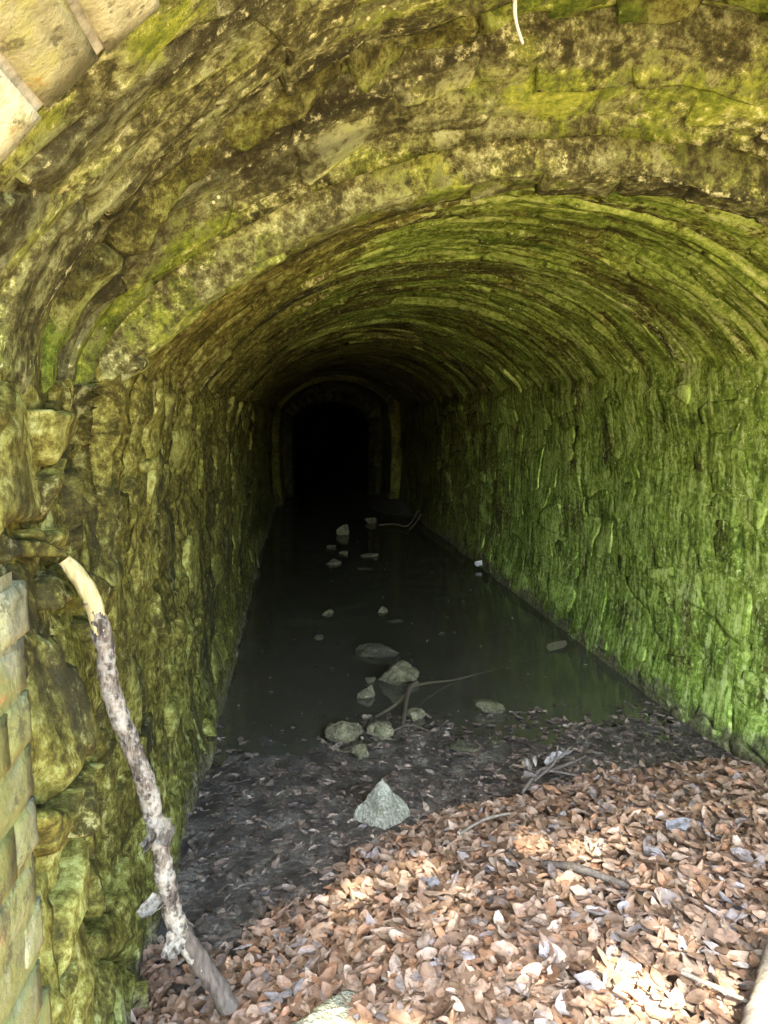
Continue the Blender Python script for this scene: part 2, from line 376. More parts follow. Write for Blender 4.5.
def cells(s0, s1, t0, t1, hts, lens, slant=.25, rowjit=.3):
    """broken courses of stones: list of 4 corners in (s, t), shared along the courses"""
    out = []; t = t0; rows = [t0]
    while t < t1 - hts[0] * .6:
        t = min(t + random.uniform(*hts), t1); rows.append(t)
    rows[-1] = t1
    wob = lambda i, s: 0 if i in (0, len(rows) - 1) else rowjit * hts[0] * math.sin(s * 3.1 + i * 2.3) + rowjit * .8 * hts[0] * math.sin(s * 7.7 + i * 5.1)
    for i in range(len(rows) - 1):
        hh = rows[i + 1] - rows[i]; s = s0 - random.uniform(0, lens[0]); j0 = (s0, s0)
        e = [(s0, s0)]; c = s0 + random.uniform(.3, 1) * lens[0]
        while c < s1 - lens[0] * .45:
            sl_ = random.uniform(-slant, slant) * hh; e.append((c - sl_, c + sl_)); c += random.uniform(*lens)
        e.append((s1, s1))
        for (a0, a1), (b0, b1) in zip(e, e[1:]):
            c4 = [(a0, rows[i] + wob(i, a0)), (b0, rows[i] + wob(i, b0)), (b1, rows[i + 1] + wob(i + 1, b1)), (a1, rows[i + 1] + wob(i + 1, a1))]
            if hh > hts[0] * 1.5 and b0 - a0 > lens[0] * 1.1 and random.random() < .25:    # a pair of thin stones
                k = random.uniform(.4, .6); m0 = (a0 + (a1 - a0) * k, c4[0][1] + (c4[3][1] - c4[0][1]) * k); m1 = (b0 + (b1 - b0) * k, c4[1][1] + (c4[2][1] - c4[1][1]) * k)
                out.append([c4[0], c4[1], m1, m0]); out.append([m0, m1, c4[2], c4[3]])
            else: out.append(c4)
    return out

def ring_cells(s0, s1, widths, lens, slant=.2, rowjit=.15):
    """courses that run round the arch: cells() with its axes swapped"""
    return [[(b, a) for a, b in (c[0], c[3], c[2], c[1])] for c in cells(-.09, GIRTH + .09, s0, s1, widths, lens, slant, rowjit)]
def stones(kind, cl, parent, mat, n=11, m=9, gap=.012, proud=(.0, .02), depth=.05, warp=.03, rnd=9.0, corner=.10, tilt=.4, bumps=.012, limit=300, px=None, smin=-9, smax=99, drop=.006):
    C = np.array(cl); N = len(C)
    a = np.linspace(-1, 1, n); b = np.linspace(-1, 1, m)
    a = np.concatenate([[-1], np.sign(a) * np.abs(a) ** .8, [1]]); b = np.concatenate([[-1], np.sign(b) * np.abs(b) ** .8, [1]])
    A, B = np.meshgrid(a, b, indexing='ij')
    sk = np.zeros_like(A, bool); sk[0] = sk[-1] = True; sk[:, 0] = sk[:, -1] = True
    k = 1 - corner * (A * A * B * B); Ar, Br = A * k, B * k
    P = ((1 - Ar) * (1 - Br))[None, ..., None] * C[:, None, None, 0] + ((1 + Ar) * (1 - Br))[None, ..., None] * C[:, None, None, 1] \
        + ((1 + Ar) * (1 + Br))[None, ..., None] * C[:, None, None, 2] + ((1 - Ar) * (1 + Br))[None, ..., None] * C[:, None, None, 3]
    P = P / 4; cen = C.mean(1)[:, None, None]
    w = np.linalg.norm(C[:, 1] - C[:, 0], axis=1)[:, None, None]; hgt = np.linalg.norm(C[:, 3] - C[:, 0], axis=1)[:, None, None]
    P[..., 0] = cen[..., 0] + (P[..., 0] - cen[..., 0]) * (1 - np.minimum(gap / w, .3)); P[..., 1] = cen[..., 1] + (P[..., 1] - cen[..., 1]) * (1 - np.minimum(gap / hgt, .3))
    S, T = P[..., 0].copy(), P[..., 1].copy()
    S2 = S + warp * n2(S, T, 4.2, 1.1, 3); T2 = T + warp * n2(S, T, 4.2, 21.7, 3)
    r = np.clip((np.abs(A) ** rnd + np.abs(B) ** rnd) ** (1 / rnd), 0, 1.0); edge = np.sqrt(np.clip(1 - r ** rnd, 0, 1))
    pr = rng.uniform(*proud, size=(N, 1, 1)); tl = rng.uniform(-tilt, tilt, size=(N, 2, 1, 1)) * .03
    H = pr + (tl[:, 0] * A + tl[:, 1] * B) + (edge[None] - 1) * (drop + np.maximum(pr, 0) * .6)
    sd = rng.uniform(0, 60, size=(N, 1, 1))
    q = np.stack([S * 9 + sd, T * 9 - sd, np.zeros_like(S) + sd], -1)
    H = H + bumps * fbm(q, 3) + bumps * .7 * np.abs(noise(q * 2.3)) - np.where(sk, depth, 0)[None]
    S2 = np.clip(S2, smin, smax)
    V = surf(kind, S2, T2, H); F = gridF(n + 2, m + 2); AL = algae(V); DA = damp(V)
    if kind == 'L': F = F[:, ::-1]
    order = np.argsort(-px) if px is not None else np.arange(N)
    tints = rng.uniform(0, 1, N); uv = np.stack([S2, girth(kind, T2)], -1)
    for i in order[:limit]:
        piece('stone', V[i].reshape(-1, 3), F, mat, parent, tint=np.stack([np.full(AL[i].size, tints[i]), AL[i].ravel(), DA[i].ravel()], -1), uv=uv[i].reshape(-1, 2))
    rest = order[limit:]
    if len(rest):
        nv = (n + 2) * (m + 2)
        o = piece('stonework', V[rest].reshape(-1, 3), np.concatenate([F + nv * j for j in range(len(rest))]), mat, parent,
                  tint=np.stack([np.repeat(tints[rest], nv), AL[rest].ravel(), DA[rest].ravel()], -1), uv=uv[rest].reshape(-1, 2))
        o['kind'] = 'stuff'

# --- left wall
YS = np.concatenate([np.arange(.5, 3.2, .02), np.arange(3.2, 7, .05), np.arange(7, 14.2, .12)])
lw = thing('tunnel_wall', (-.475, 1.0, 0), 'brown and olive rubble side wall beside the leaning branch, streaked with damp', 'wall')
shell('L', YS, np.arange(-.3, 1.95, .022), 'mortar', M['tunnel'], lw, h=-.016, rough=.026)
stones('L', cells(.55, 1.72, -.1, 1.56, (.12, .26), (.14, .32), .6, .45), lw, M['tunnel'], n=17, m=15, gap=.012, proud=(-.01, .035), depth=.1, warp=.10, rnd=6, corner=.18, tilt=1.0, bumps=.02)
stones('L', cells(1.72, 3.4, -.1, 1.62, (.10, .2), (.15, .36), .3, .35), lw, M['tunnel'], gap=.004, proud=(-.036, .002), warp=.08, corner=.15, bumps=.022)
stones('L', cells(3.4, 7.6, -.1, 1.64, (.14, .26), (.3, .6), .3, .35), lw, M['tunnel'], n=9, m=8, gap=.004, proud=(-.034, .002), warp=.08, bumps=.02)
# --- right wall
rw = thing('tunnel_wall', (1.95, 1.0, 0), 'bright green moss covered rubble side wall rising from the water', 'wall')
shell('R', YS, np.arange(-.3, 1.98, .022), 'mortar', M['tunnel'], rw, h=-.005, rough=.014)
stones('R', cells(.55, 4.2, -.1, 1.68, (.10, .2), (.16, .38), .25, .35), rw, M['tunnel'], gap=.006, proud=(-.010, .001), warp=.07, rnd=4, drop=.004, corner=.12, tilt=.08, bumps=.010)
stones('R', cells(4.2, 9.4, -.1, 1.70, (.12, .24), (.25, .5), .25, .35), rw, M['tunnel'], n=9, m=8, gap=.006, proud=(-.010, .001), warp=.07, rnd=4, drop=.004, tilt=.08, bumps=.010)
# --- vault
TS = np.linspace(-.14, GIRTH + .14, 160)
va = thing('tunnel_vault', (.72, 2.0, 1.6), 'long mossy barrel vault with close ribs running back into darkness', 'vault')
shell('V', np.concatenate([np.arange(1.985, 4.2, .02), np.arange(4.2, 7, .03), np.arange(7, 14.2, .05)]), TS, 'mortar', M['tunnel'], va, h=-.005, rough=.014)
stones('V', ring_cells(2.045, 4.6, (.07, .17), (.16, .5)), va, M['tunnel'], smin=2.042, gap=.004, proud=(-.020, .003), warp=.04, corner=.06, bumps=.014, limit=170)
stones('V', ring_cells(4.6, 7.4, (.12, .26), (.25, .6)), va, M['tunnel'], n=8, m=8, gap=.006, proud=(-.022, .008), warp=.04, bumps=.014, limit=130)
ox = [(-1.0, -.5), (-1.0, 1.6)] + [(.72 - 1.72 * math.cos(a), 1.6 + 1.25 * math.sin(a)) for a in np.linspace(.1, math.pi - .1, 24)] + [(2.45, 1.6), (2.45, -.5)]
V = [(x, y, z) for y in (.5, 39) for x, z in ox]; k = len(ox)
piece('light_seal_shell', V, [(i, i + 1, k + i + 1, k + i) for i in range(k - 1)], M['ring'], va, tint=np.array([.5] * 3))  # unseen shell and end cap, added to block light leaks into the tunnel
piece('end_cap', [(-1, 39, -.5), (2.45, 39, -.5), (2.45, 39, 2.9), (-1, 39, 2.9)], [(0, 1, 2, 3)], M['ring'], va, tint=np.array([.5] * 3))
# --- arch rings at the mouth
ra = thing('arch_ring', (.72, 1.2, 1.6), 'rough brown rubble arch ring just inside the brick lining', 'arch', 'rubble rings at the tunnel mouth')
shell('V', np.arange(.8, 1.535, .012), TS, 'mortar', M['ring'], ra, h=-.006, rough=.02)
stones('V', cells(1.42, 1.495, -.09, GIRTH + .09, (.12, .3), (.2, .3), .2, .0), ra, M['ledge'], n=11, m=15, gap=.004, proud=(-.005, .022), depth=.1, warp=.03, smax=1.498, corner=.12, tilt=.8, bumps=.026)
stones('V', cells(.85, 1.42, -.09, GIRTH + .09, (.12, .34), (.12, .30), .35, .35), ra, M['ring'], n=15, m=15, gap=.005, proud=(-.012, .010), depth=.08, warp=.07, corner=.10, tilt=.6, bumps=.015)
rb = thing('arch_ring', (.72, 1.7, 1.6), 'splayed pale stone arch ring between the outer ring and the mossy vault', 'arch', 'rubble rings at the tunnel mouth')
shell('V', np.arange(1.53, 2.0, .012), TS, 'mortar', M['ring'], rb, h=-.006, rough=.016)
stones('V', ring_cells(1.615, 1.785, (.07, .11), (.12, .32)), rb, M['ring'], smin=1.612, smax=1.788, n=13, m=13, gap=.005, proud=(-.010, .010), depth=.06, warp=.03, corner=.08, tilt=.5, bumps=.012)
stones('V', cells(1.868, 1.978, -.09, GIRTH + .09, (.16, .34), (.2, .3), .1, .0), rb, M['ring'], smin=1.866, smax=1.98, n=10, m=14, gap=.005, proud=(-.005, .012), depth=.06, warp=.03, corner=.08, tilt=.4, bumps=.014)

# --- dressed entrance arch: voussoirs and quoins, solid blocks
ea = thing('entrance_arch', (.72, .6, 0), 'pale yellow brick lining of the entrance arch at the left picture edge', 'arch')
def block(inner, out, y0, y1, mat, name, n=9):
    """solid block between an inner face (two XZ points) and the matching outer points"""
    (p0, p1), (q0, q1) = inner, out
    a = np.linspace(0, 1, n); y = np.linspace(y0, y1, n); A, Yg = np.meshgrid(a, y, indexing='ij')
    e = np.minimum(np.minimum(A, 1 - A) * 1.0, np.minimum((Yg - y0), (y1 - Yg)) / (y1 - y0)); inn = .004 * (1 - np.clip(e * 12, 0, 1)) ** 2
    P0, P1, Q0, Q1 = map(np.array, (p0, p1, q0, q1))
    nrm = (Q0 + Q1 - P0 - P1); nrm = nrm / np.linalg.norm(nrm)
    face = P0[None, None] * (1 - A)[..., None] + P1[None, None] * A[..., None]
    d = inn + .0025 * n2(A * 2 + p0[0] * 9, Yg * 8 + p0[1] * 5, 1.6, 3.3, 3)
    face = face + nrm * d[..., None]
    top = np.stack([face[..., 0], Yg, face[..., 1]], -1).reshape(-1, 3)
    back = Q0[None, None] * (1 - A)[..., None] + Q1[None, None] * A[..., None]
    bot = np.stack([back[..., 0], Yg, back[..., 1]], -1).reshape(-1, 3)
    F = list(map(tuple, gridF(n, n))); k = n * n
    idx = [i * n for i in range(n)] + [(n - 1) * n + j for j in range(1, n)] + [i * n + n - 1 for i in range(n - 2, -1, -1)] + [j for j in range(n - 2, 0, -1)]
    for i, j in zip(idx, idx[1:] + idx[:1]): F.append((j, i, i + k, j + k))
    F += [tuple(x + k for x in f[::-1]) for f in map(tuple, gridF(n, n))]
    piece(name, np.concatenate([top, bot]), F, mat, ea, tint=np.array([random.random()] * 3), uv=None)
def ashlar_xz(g, h):
    p = surf('V', np.array([.9]), np.array([g]), np.array([h]))[0]; return (p[0], p[2])
gs = list(np.arange(0, GIRTH, .083)); gs[-1] = GIRTH
for q, (a_, b_) in enumerate(zip(gs, gs[1:])):
    ys = [Y_OPEN, .66, .93 + random.uniform(-.02, .02)] if q % 2 else [Y_OPEN, .54, .78, .93 + random.uniform(-.03, .02)]
    hh = .024 + random.uniform(-.004, .004)
    for y0, y1 in zip(ys, ys[1:]):
        block((ashlar_xz(a_ + .005, hh), ashlar_xz(b_ - .005, hh)), (ashlar_xz(a_ + .005, -.12), ashlar_xz(b_ - .005, -.12)), y0 + .004, y1 - .004, M['ashlar'], 'brick', 6)
for side, x, sgn in ((0, -.385, -1), (1, 1.93, 1)):
    zs = np.arange(-.2, 1.32 if side == 0 else 1.6, .078)
    for q, (z, z1) in enumerate(zip(zs, zs[1:])):
        ys = [Y_OPEN, .58, .81, 1.0 + random.uniform(-.025, .015)] if q % 2 else [Y_OPEN, .47, .70, .93, 1.03 + random.uniform(-.025, .015)]
        for y0, y1 in zip(ys, ys[1:]):
            xx = x + random.uniform(-.003, .003)
            inn = ((xx, z + .0025), (xx, z1 - .0025)); ou = ((x + sgn * .12, z + .004), (x + sgn * .12, z1 - .004))
            if side == 0: inn, ou = inn[::-1], ou[::-1]
            block(inn, ou, y0 + .002, y1 - .002, M['mossbrick'], 'brick', 6)
# mortar bed behind the bricks
Yg, Tg = np.meshgrid([Y_OPEN + .02, .925], TS, indexing='ij')
piece('mortar', surf('V', Yg, Tg, .013 + 0 * Yg).reshape(-1, 3), gridF(2, len(TS)), M['mortar'], ea)
for x, zt, fl in ((-.389, 1.3, 1), (1.934, 1.6, 0)):
    V = [(x, Y_OPEN + .02, -.2), (x, .98, -.2), (x, .98, zt), (x, Y_OPEN + .02, zt)]
    piece('mortar', V, [(0, 1, 2, 3)] if fl else [(3, 2, 1, 0)], M['mossbrick'], ea)

# --- the narrow arch at the far end and the dark passage behind it
fa = thing('inner_arch', (.55, 14, 0), 'small dark stone arch closing the far end of the tunnel', 'arch')
def opening(n=40):
    p = [(-.22, z) for z in np.linspace(-.3, 1.42, 12)]
    p += [(.53 - .75 * math.cos(a), 1.42 + .44 * math.sin(a)) for a in np.linspace(.1, math.pi - .1, n)]
    return p + [(1.28, z) for z in np.linspace(1.42, -.3, 12)]
op = np.array(opening()); ctr = np.array([.53, 1.0])
far_o = np.array([ctr + (q - ctr) / np.linalg.norm(q - ctr) * 2.4 for q in op])
k = len(op); at_y = lambda q, y: np.stack([q[:, 0], np.full(k, y), q[:, 1]], -1)
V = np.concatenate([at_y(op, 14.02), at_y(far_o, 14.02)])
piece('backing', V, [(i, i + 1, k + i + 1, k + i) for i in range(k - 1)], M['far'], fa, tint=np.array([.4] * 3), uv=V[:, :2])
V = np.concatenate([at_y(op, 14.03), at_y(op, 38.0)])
piece('passage', V, [(i + 1, i, k + i, k + i + 1) for i in range(k - 1)], M['deep_shade'], fa, tint=np.array([.4] * 3), uv=V[:, :2])
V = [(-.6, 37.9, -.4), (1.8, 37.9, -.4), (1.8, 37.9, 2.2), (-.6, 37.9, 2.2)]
piece('end_wall', V, [(0, 1, 2, 3)], M['deep_shade'], fa, tint=np.array([.4] * 3), uv=np.zeros((4, 2)))
i = 0
while i < k - 4:
    st_ = 3 if 11 < i < k - 13 else 2
    a0, a1 = op[i], op[min(i + st_, k - 1)]; o0, o1 = [q + (q - ctr) / np.linalg.norm(q - ctr) * .2 for q in (a0, a1)]
    cb = (a0 + a1 + o0 + o1) / 4
    quad = [cb + (q - cb) * .95 for q in (a0, a1, o1, o0)]
    V = [(q[0], 13.95 + random.uniform(0, .03), q[1]) for q in quad] + [(q[0], 14.1, q[1]) for q in quad]
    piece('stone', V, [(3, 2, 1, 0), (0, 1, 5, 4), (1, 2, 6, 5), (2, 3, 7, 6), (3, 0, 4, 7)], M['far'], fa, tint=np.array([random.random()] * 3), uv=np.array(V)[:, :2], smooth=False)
    i += st_

# ------------------------------------------------------------------ ground: one sheet, silt bed inside, forest floor outside
EDGE = np.array([(-.9, 1.75), (-.51, 1.81), (-.45, 1.90), (-.267, 1.88), (-.175, 1.95), (-.092, 2.05), (.066, 2.13), (.142, 2.32), (.502, 2.53), (.942, 2.66), (1.24, 2.75), (1.66, 2.78), (2.3, 2.84)])
def edgeY(X): return np.interp(X, EDGE[:, 0], EDGE[:, 1])
def ground_z(X, Y):
    d = Y - edgeY(X)                                   # beyond the leaf edge
    z = .022 - .026 * sstep(2.2, 3.5, Y) - .03 * sstep(3.2, 4.2, Y) - .09 * sstep(4.0, 7, Y)
    z = z + .012 * n2(X, Y, 3.2, 1.4) + .008 * n2(X, Y, 11, 2.4) + .005 * n2(X, Y, 30, 5.4)
    z = z + (.06 + .17 * sstep(.75, 1.75, X)) * sstep(10.2, 11.8, Y + .2 * n2(X, Y, 1, 7)) * sstep(16, 13.5, Y)  # silt bar near the far arch
    z = z + .05 * sstep(0, -.8, d)
    side = np.maximum(np.abs(X - .72) - 1.5, 0)
    return z + np.where(Y < .6, sstep(.6, -1.0, Y) * side * .3, 0) + .3 * n2(X, Y, .3, 3) * sstep(-.5, -4, Y)
def axis(parts): return np.unique(np.concatenate([np.arange(a, b, s) for a, b, s in parts]))
gx = axis([(-42, -4, 4), (-4, -.8, .4), (-.8, 2.3, .035), (2.3, 6, .4), (6, 44, 4)])
gy = axis([(-60, -6, 4), (-6, .6, .4), (.6, 5, .03), (5, 12, .08), (12, 20, .4), (20, 64, 4)])
Xg, Yg = np.meshgrid(gx, gy, indexing='ij'); Zg = ground_z(Xg, Yg)
gr = piece('ground', np.stack([Xg, Yg, Zg], -1).reshape(-1, 3), gridF(len(gx), len(gy))[:, ::-1], M['mud'], None)
tag(gr, kind='structure'); gr['label'] = 'dark wet silt and leaf mud on the tunnel floor'
gr.data.materials.append(M['litter'])
cy = np.repeat(((gy[:-1] + gy[1:]) / 2)[None], len(gx) - 1, 0).ravel()
gr.data.polygons.foreach_set('material_index', (cy < .9).astype(np.int32))
# water
wx = np.linspace(-.62, 2.05, 40); wy = np.linspace(2.3, 37.8, 120); Xg, Yg = np.meshgrid(wx, wy, indexing='ij')
wa = piece('water', np.stack([Xg, Yg, 0 * Xg], -1).reshape(-1, 3), gridF(40, 120)[:, ::-1], M['water']); tag(wa, 'still dark murky water flooding the tunnel floor', kind='structure')

# leaf bank: a mound in front, leaves on it
def bank_z(X, Y):
    d = edgeY(X) + .05 * n2(X, Y, 4, 12) - Y
    return ground_z(X, Y) - .05 + .055 * sstep(-.02, .10, d) + .10 * sstep(.05, 1.0, d) + .022 * n2(X, Y, 3.5, 4.4) + .05 * sstep(.9, 1.8, X) * sstep(0, .5, d)
bx = np.arange(-.56, 2.06, .035); by = np.arange(.2, 2.95, .035); Xg, Yg = np.meshgrid(bx, by, indexing='ij')
bank = piece('leaf_bank', np.stack([Xg, Yg, bank_z(Xg, Yg) - .02], -1).reshape(-1, 3), gridF(len(bx), len(by))[:, ::-1], M['litter'])
tag(bank, 'bank of dry brown fallen leaves across the tunnel mouth', kind='structure')

def leaf_batch(N, pos, yawv, tiltv, size, curl, seed):
    """N curled beech-like leaves: returns verts [N, 7*5, 3] in world coordinates and uv"""
    r = np.random.default_rng(seed); nu, nv = 7, 5
    u = np.linspace(0, 1, nu); v = np.linspace(-1, 1, nv); U, Vv = np.meshgrid(u, v, indexing='ij')
    wid = np.sin(np.pi * np.clip(U, 0.03, .985) ** .85) ** .8
    L = size[:, None, None]; wr = r.uniform(.17, .31, N)[:, None, None]
    wid = wid[None] * (1 + r.uniform(-.28, .2, (N, nu, 1)) * (r.uniform(0, 1, (N, 1, 1)) < .6))
    x = (U - .5)[None] * L; y = Vv[None] * wid * wr * L
    c1 = curl * r.uniform(-1, 1, N)[:, None, None]; c2 = curl * r.uniform(-.3, 1.3, N)[:, None, None]; c3 = curl * r.uniform(-1, 1, N)[:, None, None]
    a = c1 * 2.6 * (U - .5)[None]
    X = np.where(np.abs(c1) > 1e-3, np.sin(a) / (c1 * 2.6 + 1e-6) * L, x); Z = (1 - np.cos(a)) / (c1 * 2.6 + 1e-6) * L
    b = c2 * 1.5 * Vv[None]; Y = np.sin(b) / (c2 * 1.5 + 1e-6) * wid * wr * L; Z = Z + np.abs(1 - np.cos(b)) / (c2 * 1.5 + 1e-6) * wid * wr * L
    Z = Z + c3 * .5 * (U - .5)[None] * Vv[None] * wid * L * .6 + .032 * L * r.normal(size=(N, nu, nv)) * (curl > .2)
    Y = Y + .08 * L * r.uniform(-1, 1, N)[:, None, None] * ((U - .5) ** 2)[None] * 4
    p = np.stack([X, Y, Z], -1).reshape(N, -1, 3)
    ax = r.uniform(0, 2 * np.pi, N); k = np.stack([np.cos(ax), np.sin(ax), 0 * ax], -1)[:, None]
    ct, sn = np.cos(tiltv)[:, None, None], np.sin(tiltv)[:, None, None]
    cz, sz = np.cos(yawv)[:, None], np.sin(yawv)[:, None]
    p = np.stack([p[..., 0] * cz - p[..., 1] * sz, p[..., 0] * sz + p[..., 1] * cz, p[..., 2]], -1)
    p = p * ct + np.cross(np.broadcast_to(k, p.shape), p) * sn + k * (k * p).sum(-1, keepdims=True) * (1 - ct)
    uv = np.stack([U, np.abs(Vv)], -1).reshape(-1, 2)
    return p + pos[:, None], uv, gridF(nu, nv)
def put_leaves(X, Y, zf, size, tilt, curl, palette, weights, mat, name_rest, parent, limit, seed, lift):
    r = np.random.default_rng(seed); N = len(X)
    pos = np.stack([X, Y, zf(X, Y) + lift], -1)
    V, uv, F = leaf_batch(N, pos, r.uniform(0, 6.283, N), tilt, size, curl, seed)
    pal = np.array(palette)[r.choice(len(palette), N, p=np.array(weights) / sum(weights))] * r.uniform(.7, 1.25, (N, 1))
    d = pos - np.array([0, 0, EYE]); dist = np.linalg.norm(d, axis=1)
    cy_, sy_ = math.cos(YAW), math.sin(YAW); rx = d[:, 0] * cy_ - d[:, 1] * sy_; fy = d[:, 0] * sy_ + d[:, 1] * cy_
    zc = fy * math.cos(PITCH) - d[:, 2] * math.sin(PITCH); yc = fy * math.sin(PITCH) + d[:, 2] * math.cos(PITCH)
    inside = (np.abs(rx / zc) < .5) & (np.abs(yc / zc) < .68)
    score = np.where(inside, size / dist * (1 + 25 * lift), -1)
    order = np.argsort(-score); nv = V.shape[1]
    for i in order[:limit]: piece('leaf', V[i], F, mat, parent, tint=pal[i], uv=uv)
    rest = order[limit:]
    o = piece(name_rest, V[rest].reshape(-1, 3), (F[None] + (np.arange(len(rest)) * nv)[:, None, None]).reshape(-1, 4), mat, parent,
              tint=np.repeat(pal[rest], nv, 0), uv=np.tile(uv, (len(rest), 1)))
    o['kind'] = 'stuff'; return o
N = 27000
X = rng.uniform(-.5, 2.02, N); Y = rng.uniform(.75, 2.9, N)
k = Y < edgeY(X) + .05 * n2(X, Y, 4, 12) + rng.normal(0, .09, N); X, Y = X[k], Y[k]; N = len(X)
DRY = [(.33, .22, .14), (.26, .165, .10), (.38, .285, .20), (.17, .11, .065), (.30, .27, .245), (.37, .21, .115), (.26, .22, .19)]
put_leaves(X, Y, bank_z, rng.uniform(.026, .078, N), np.abs(rng.normal(0, .42, N)), rng.choice([.2, .5, .95], N)[:, None, None], DRY, [5, 4, 4, 2, .9, 2, .8], M['leaf'], 'leaf_litter', bank, 300, 5, rng.uniform(-.015, .03, N))
N = 3400
X = rng.uniform(-.5, 1.95, N); Y = edgeY(X) - .05 + (3.55 - edgeY(X)) * rng.uniform(0, 1, N) ** 1.35
k = (Y < 3.7); X, Y = X[k], Y[k]; N = len(X)
WET = [(.11, .09, .072), (.16, .125, .095), (.07, .06, .052), (.25, .205, .16), (.34, .27, .2)]
put_leaves(X, Y, ground_z, rng.uniform(.02, .065, N), np.abs(rng.normal(0, .14, N)), np.full((N, 1, 1), .4), WET, [4, 4, 3, 2, 1.3], M['wetleaf'], 'wet_leaf_litter', gr, 120, 6, rng.uniform(-.009, .009, N))

# ------------------------------------------------------------------ rocks
def rock_mesh(size, seed, cuts=16, sub=4, rough=.2, planes=None):
    bm = bmesh.new(); bmesh.ops.create_icosphere(bm, subdivisions=sub, radius=1.0)
    V = np.array([v.co[:] for v in bm.verts]); F = np.array([[v.index for v in f.verts] for f in bm.faces]); bm.free()
    r = np.random.default_rng(seed)
    pl = planes or [(r.normal(size=3), r.uniform(.42, .8)) for _ in range(cuts)]
    for n_, d in pl:
        n_ = np.array(n_, float); n_ /= np.linalg.norm(n_)
        e = V @ n_ - d; V = V - np.where(e > 0, e, 0)[:, None] * n_ * .97
    V = V + V / np.linalg.norm(V, axis=1)[:, None] * (rough * fbm(V * 2.4 + seed, 4)[:, None] + rough * .35 * fbm(V * 8 + seed, 2)[:, None])
    return V * np.array(size) / 2, F
def rock(loc, size, rotz, label, mat, seed, z=0, group=None, name='rock', tiltx=0, **kw):
    size = (size[0], size[1], size[2] * (1 if kw.get('planes') else .8)); V, F = rock_mesh(size, seed, **kw)
    if tiltx:
        c, s = math.cos(tiltx), math.sin(tiltx); V = np.stack([V[:, 0], V[:, 1] * c - V[:, 2] * s, V[:, 1] * s + V[:, 2] * c], -1)
    o = link(name, mesh_from(name, V, F, mat), None, (loc[0], loc[1], z)); o.rotation_euler[2] = rotz
    return tag(o, label, 'rock', group)
PYR = [((1, .15, .55), .42), ((-.95, -.35, .5), .44), ((-.1, 1, .5), .45), ((.25, -1, .55), .4), ((0, 0, -1), .55)]
rock((.285, 2.50), (.27, .23, .235), .5, 'pale pointed pyramid shaped stone at the edge of the dry leaves', M['palerock'], 3, z=.055, planes=PYR, rough=.12)
rock((.06, 1.42), (.25, .2, .16), .4, 'pale grey green flat stone half buried in leaves at the bottom edge', M['palerock'], 14, z=.15)
rock((.52, 3.90), (.33, .26, .2), .3, 'largest mossy grey rock standing out of the water beside the forked twig', M['rock'], 21, z=.04)
rock((.44, 4.40), (.30, .22, .13), -.1, 'flat olive stone just breaking the water behind the largest rock', M['silt_rock'], 22, z=.02)
rock((.33, 3.72), (.14, .14, .12), .8, 'small brown rock in the water in front of the largest rock', M['rock'], 23, z=.01)
rock((.36, 3.93), (.08, .06, .05), .2, 'thin pale sliver of stone touching the left of the largest rock', M['rock'], 24, z=.015)
rock((.19, 3.22), (.22, .15, .13), .1, 'low rounded grey rock at the waterline, left one of a touching pair', M['rock'], 25, z=.03)
rock((.355, 3.22), (.16, .14, .13), .9, 'lumpy grey rock at the waterline, right one of a touching pair', M['rock'], 26, z=.03)
rock((.235, 3.0), (.10, .10, .10), .5, 'small pale stone in the mud just in front of the touching pair of rocks', M['rock'], 27, z=.035)
rock((.54, 3.40), (.13, .11, .10), .5, 'small grey stone right of the foot of the forked twig', M['rock'], 28, z=.025)
rock((.94, 3.44), (.22, .14, .10), -.3, 'ridged yellow green stone alone in the shallow water right of the twig', M['rock'], 29, z=.03)
rock((.70, 3.03), (.22, .13, .07), .0, 'flat muddy pale stone sunk in the wet leaves, larger of two', M['silt_rock'], 30, z=.02)
rock((.86, 3.05), (.08, .07, .05), .6, 'small flat muddy stone sunk in the wet leaves right of the larger one', M['silt_rock'], 31, z=.02)
rock((1.0, 3.70), (.20, .16, .06), .1, 'square flat slab lying just under the water', M['silt_rock'], 32, z=-.045)
rock((.17, 5.42), (.13, .10, .09), .1, 'small tan stone in the water left of the middle, farther of two', M['rock'], 33, z=.0)
rock((.09, 4.80), (.10, .08, .06), .1, 'small olive stone barely above the water nearest the left side wall', M['silt_rock'], 34, z=.0)
rock((.60, 5.42), (.11, .10, .11), .4, 'small tan upright stone in mid water behind a flat sliver', M['rock'], 35, z=.01)
rock((.66, 5.15), (.18, .08, .03), .1, 'thin flat sliver of stone lying on mid water', M['silt_rock'], 36, z=.0)
rock((.52, 9.3), (.24, .2, .26), .3, 'brown upright rock far back in the dark water', M['rock'], 37, z=.03)
rock((.99, 10.3), (.26, .2, .16), .2, 'farthest flat topped rock beside the silt bar', M['rock'], 38, z=.04)
rock((.70, 7.75), (.32, .2, .07), .1, 'wide flat rock in the far group on the water, right one', M['rock'], 39, z=.01)
rock((.31, 7.35), (.24, .2, .12), .5, 'lumpy rock in the far group on the water, left one', M['rock'], 40, z=.01)
rock((.44, 7.9), (.16, .12, .06), .2, 'small low rock in the far group on the water, middle one', M['rock'], 41, z=.01)
rock((.60, 7.05), (.2, .1, .04), -.1, 'thin flat stone in the far group on the water, nearest one', M['silt_rock'], 42, z=.005)
rock((.30, 8.3), (.16, .12, .07), .3, 'small dim rock left of the upright rock far back', M['silt_rock'], 43, z=.01)

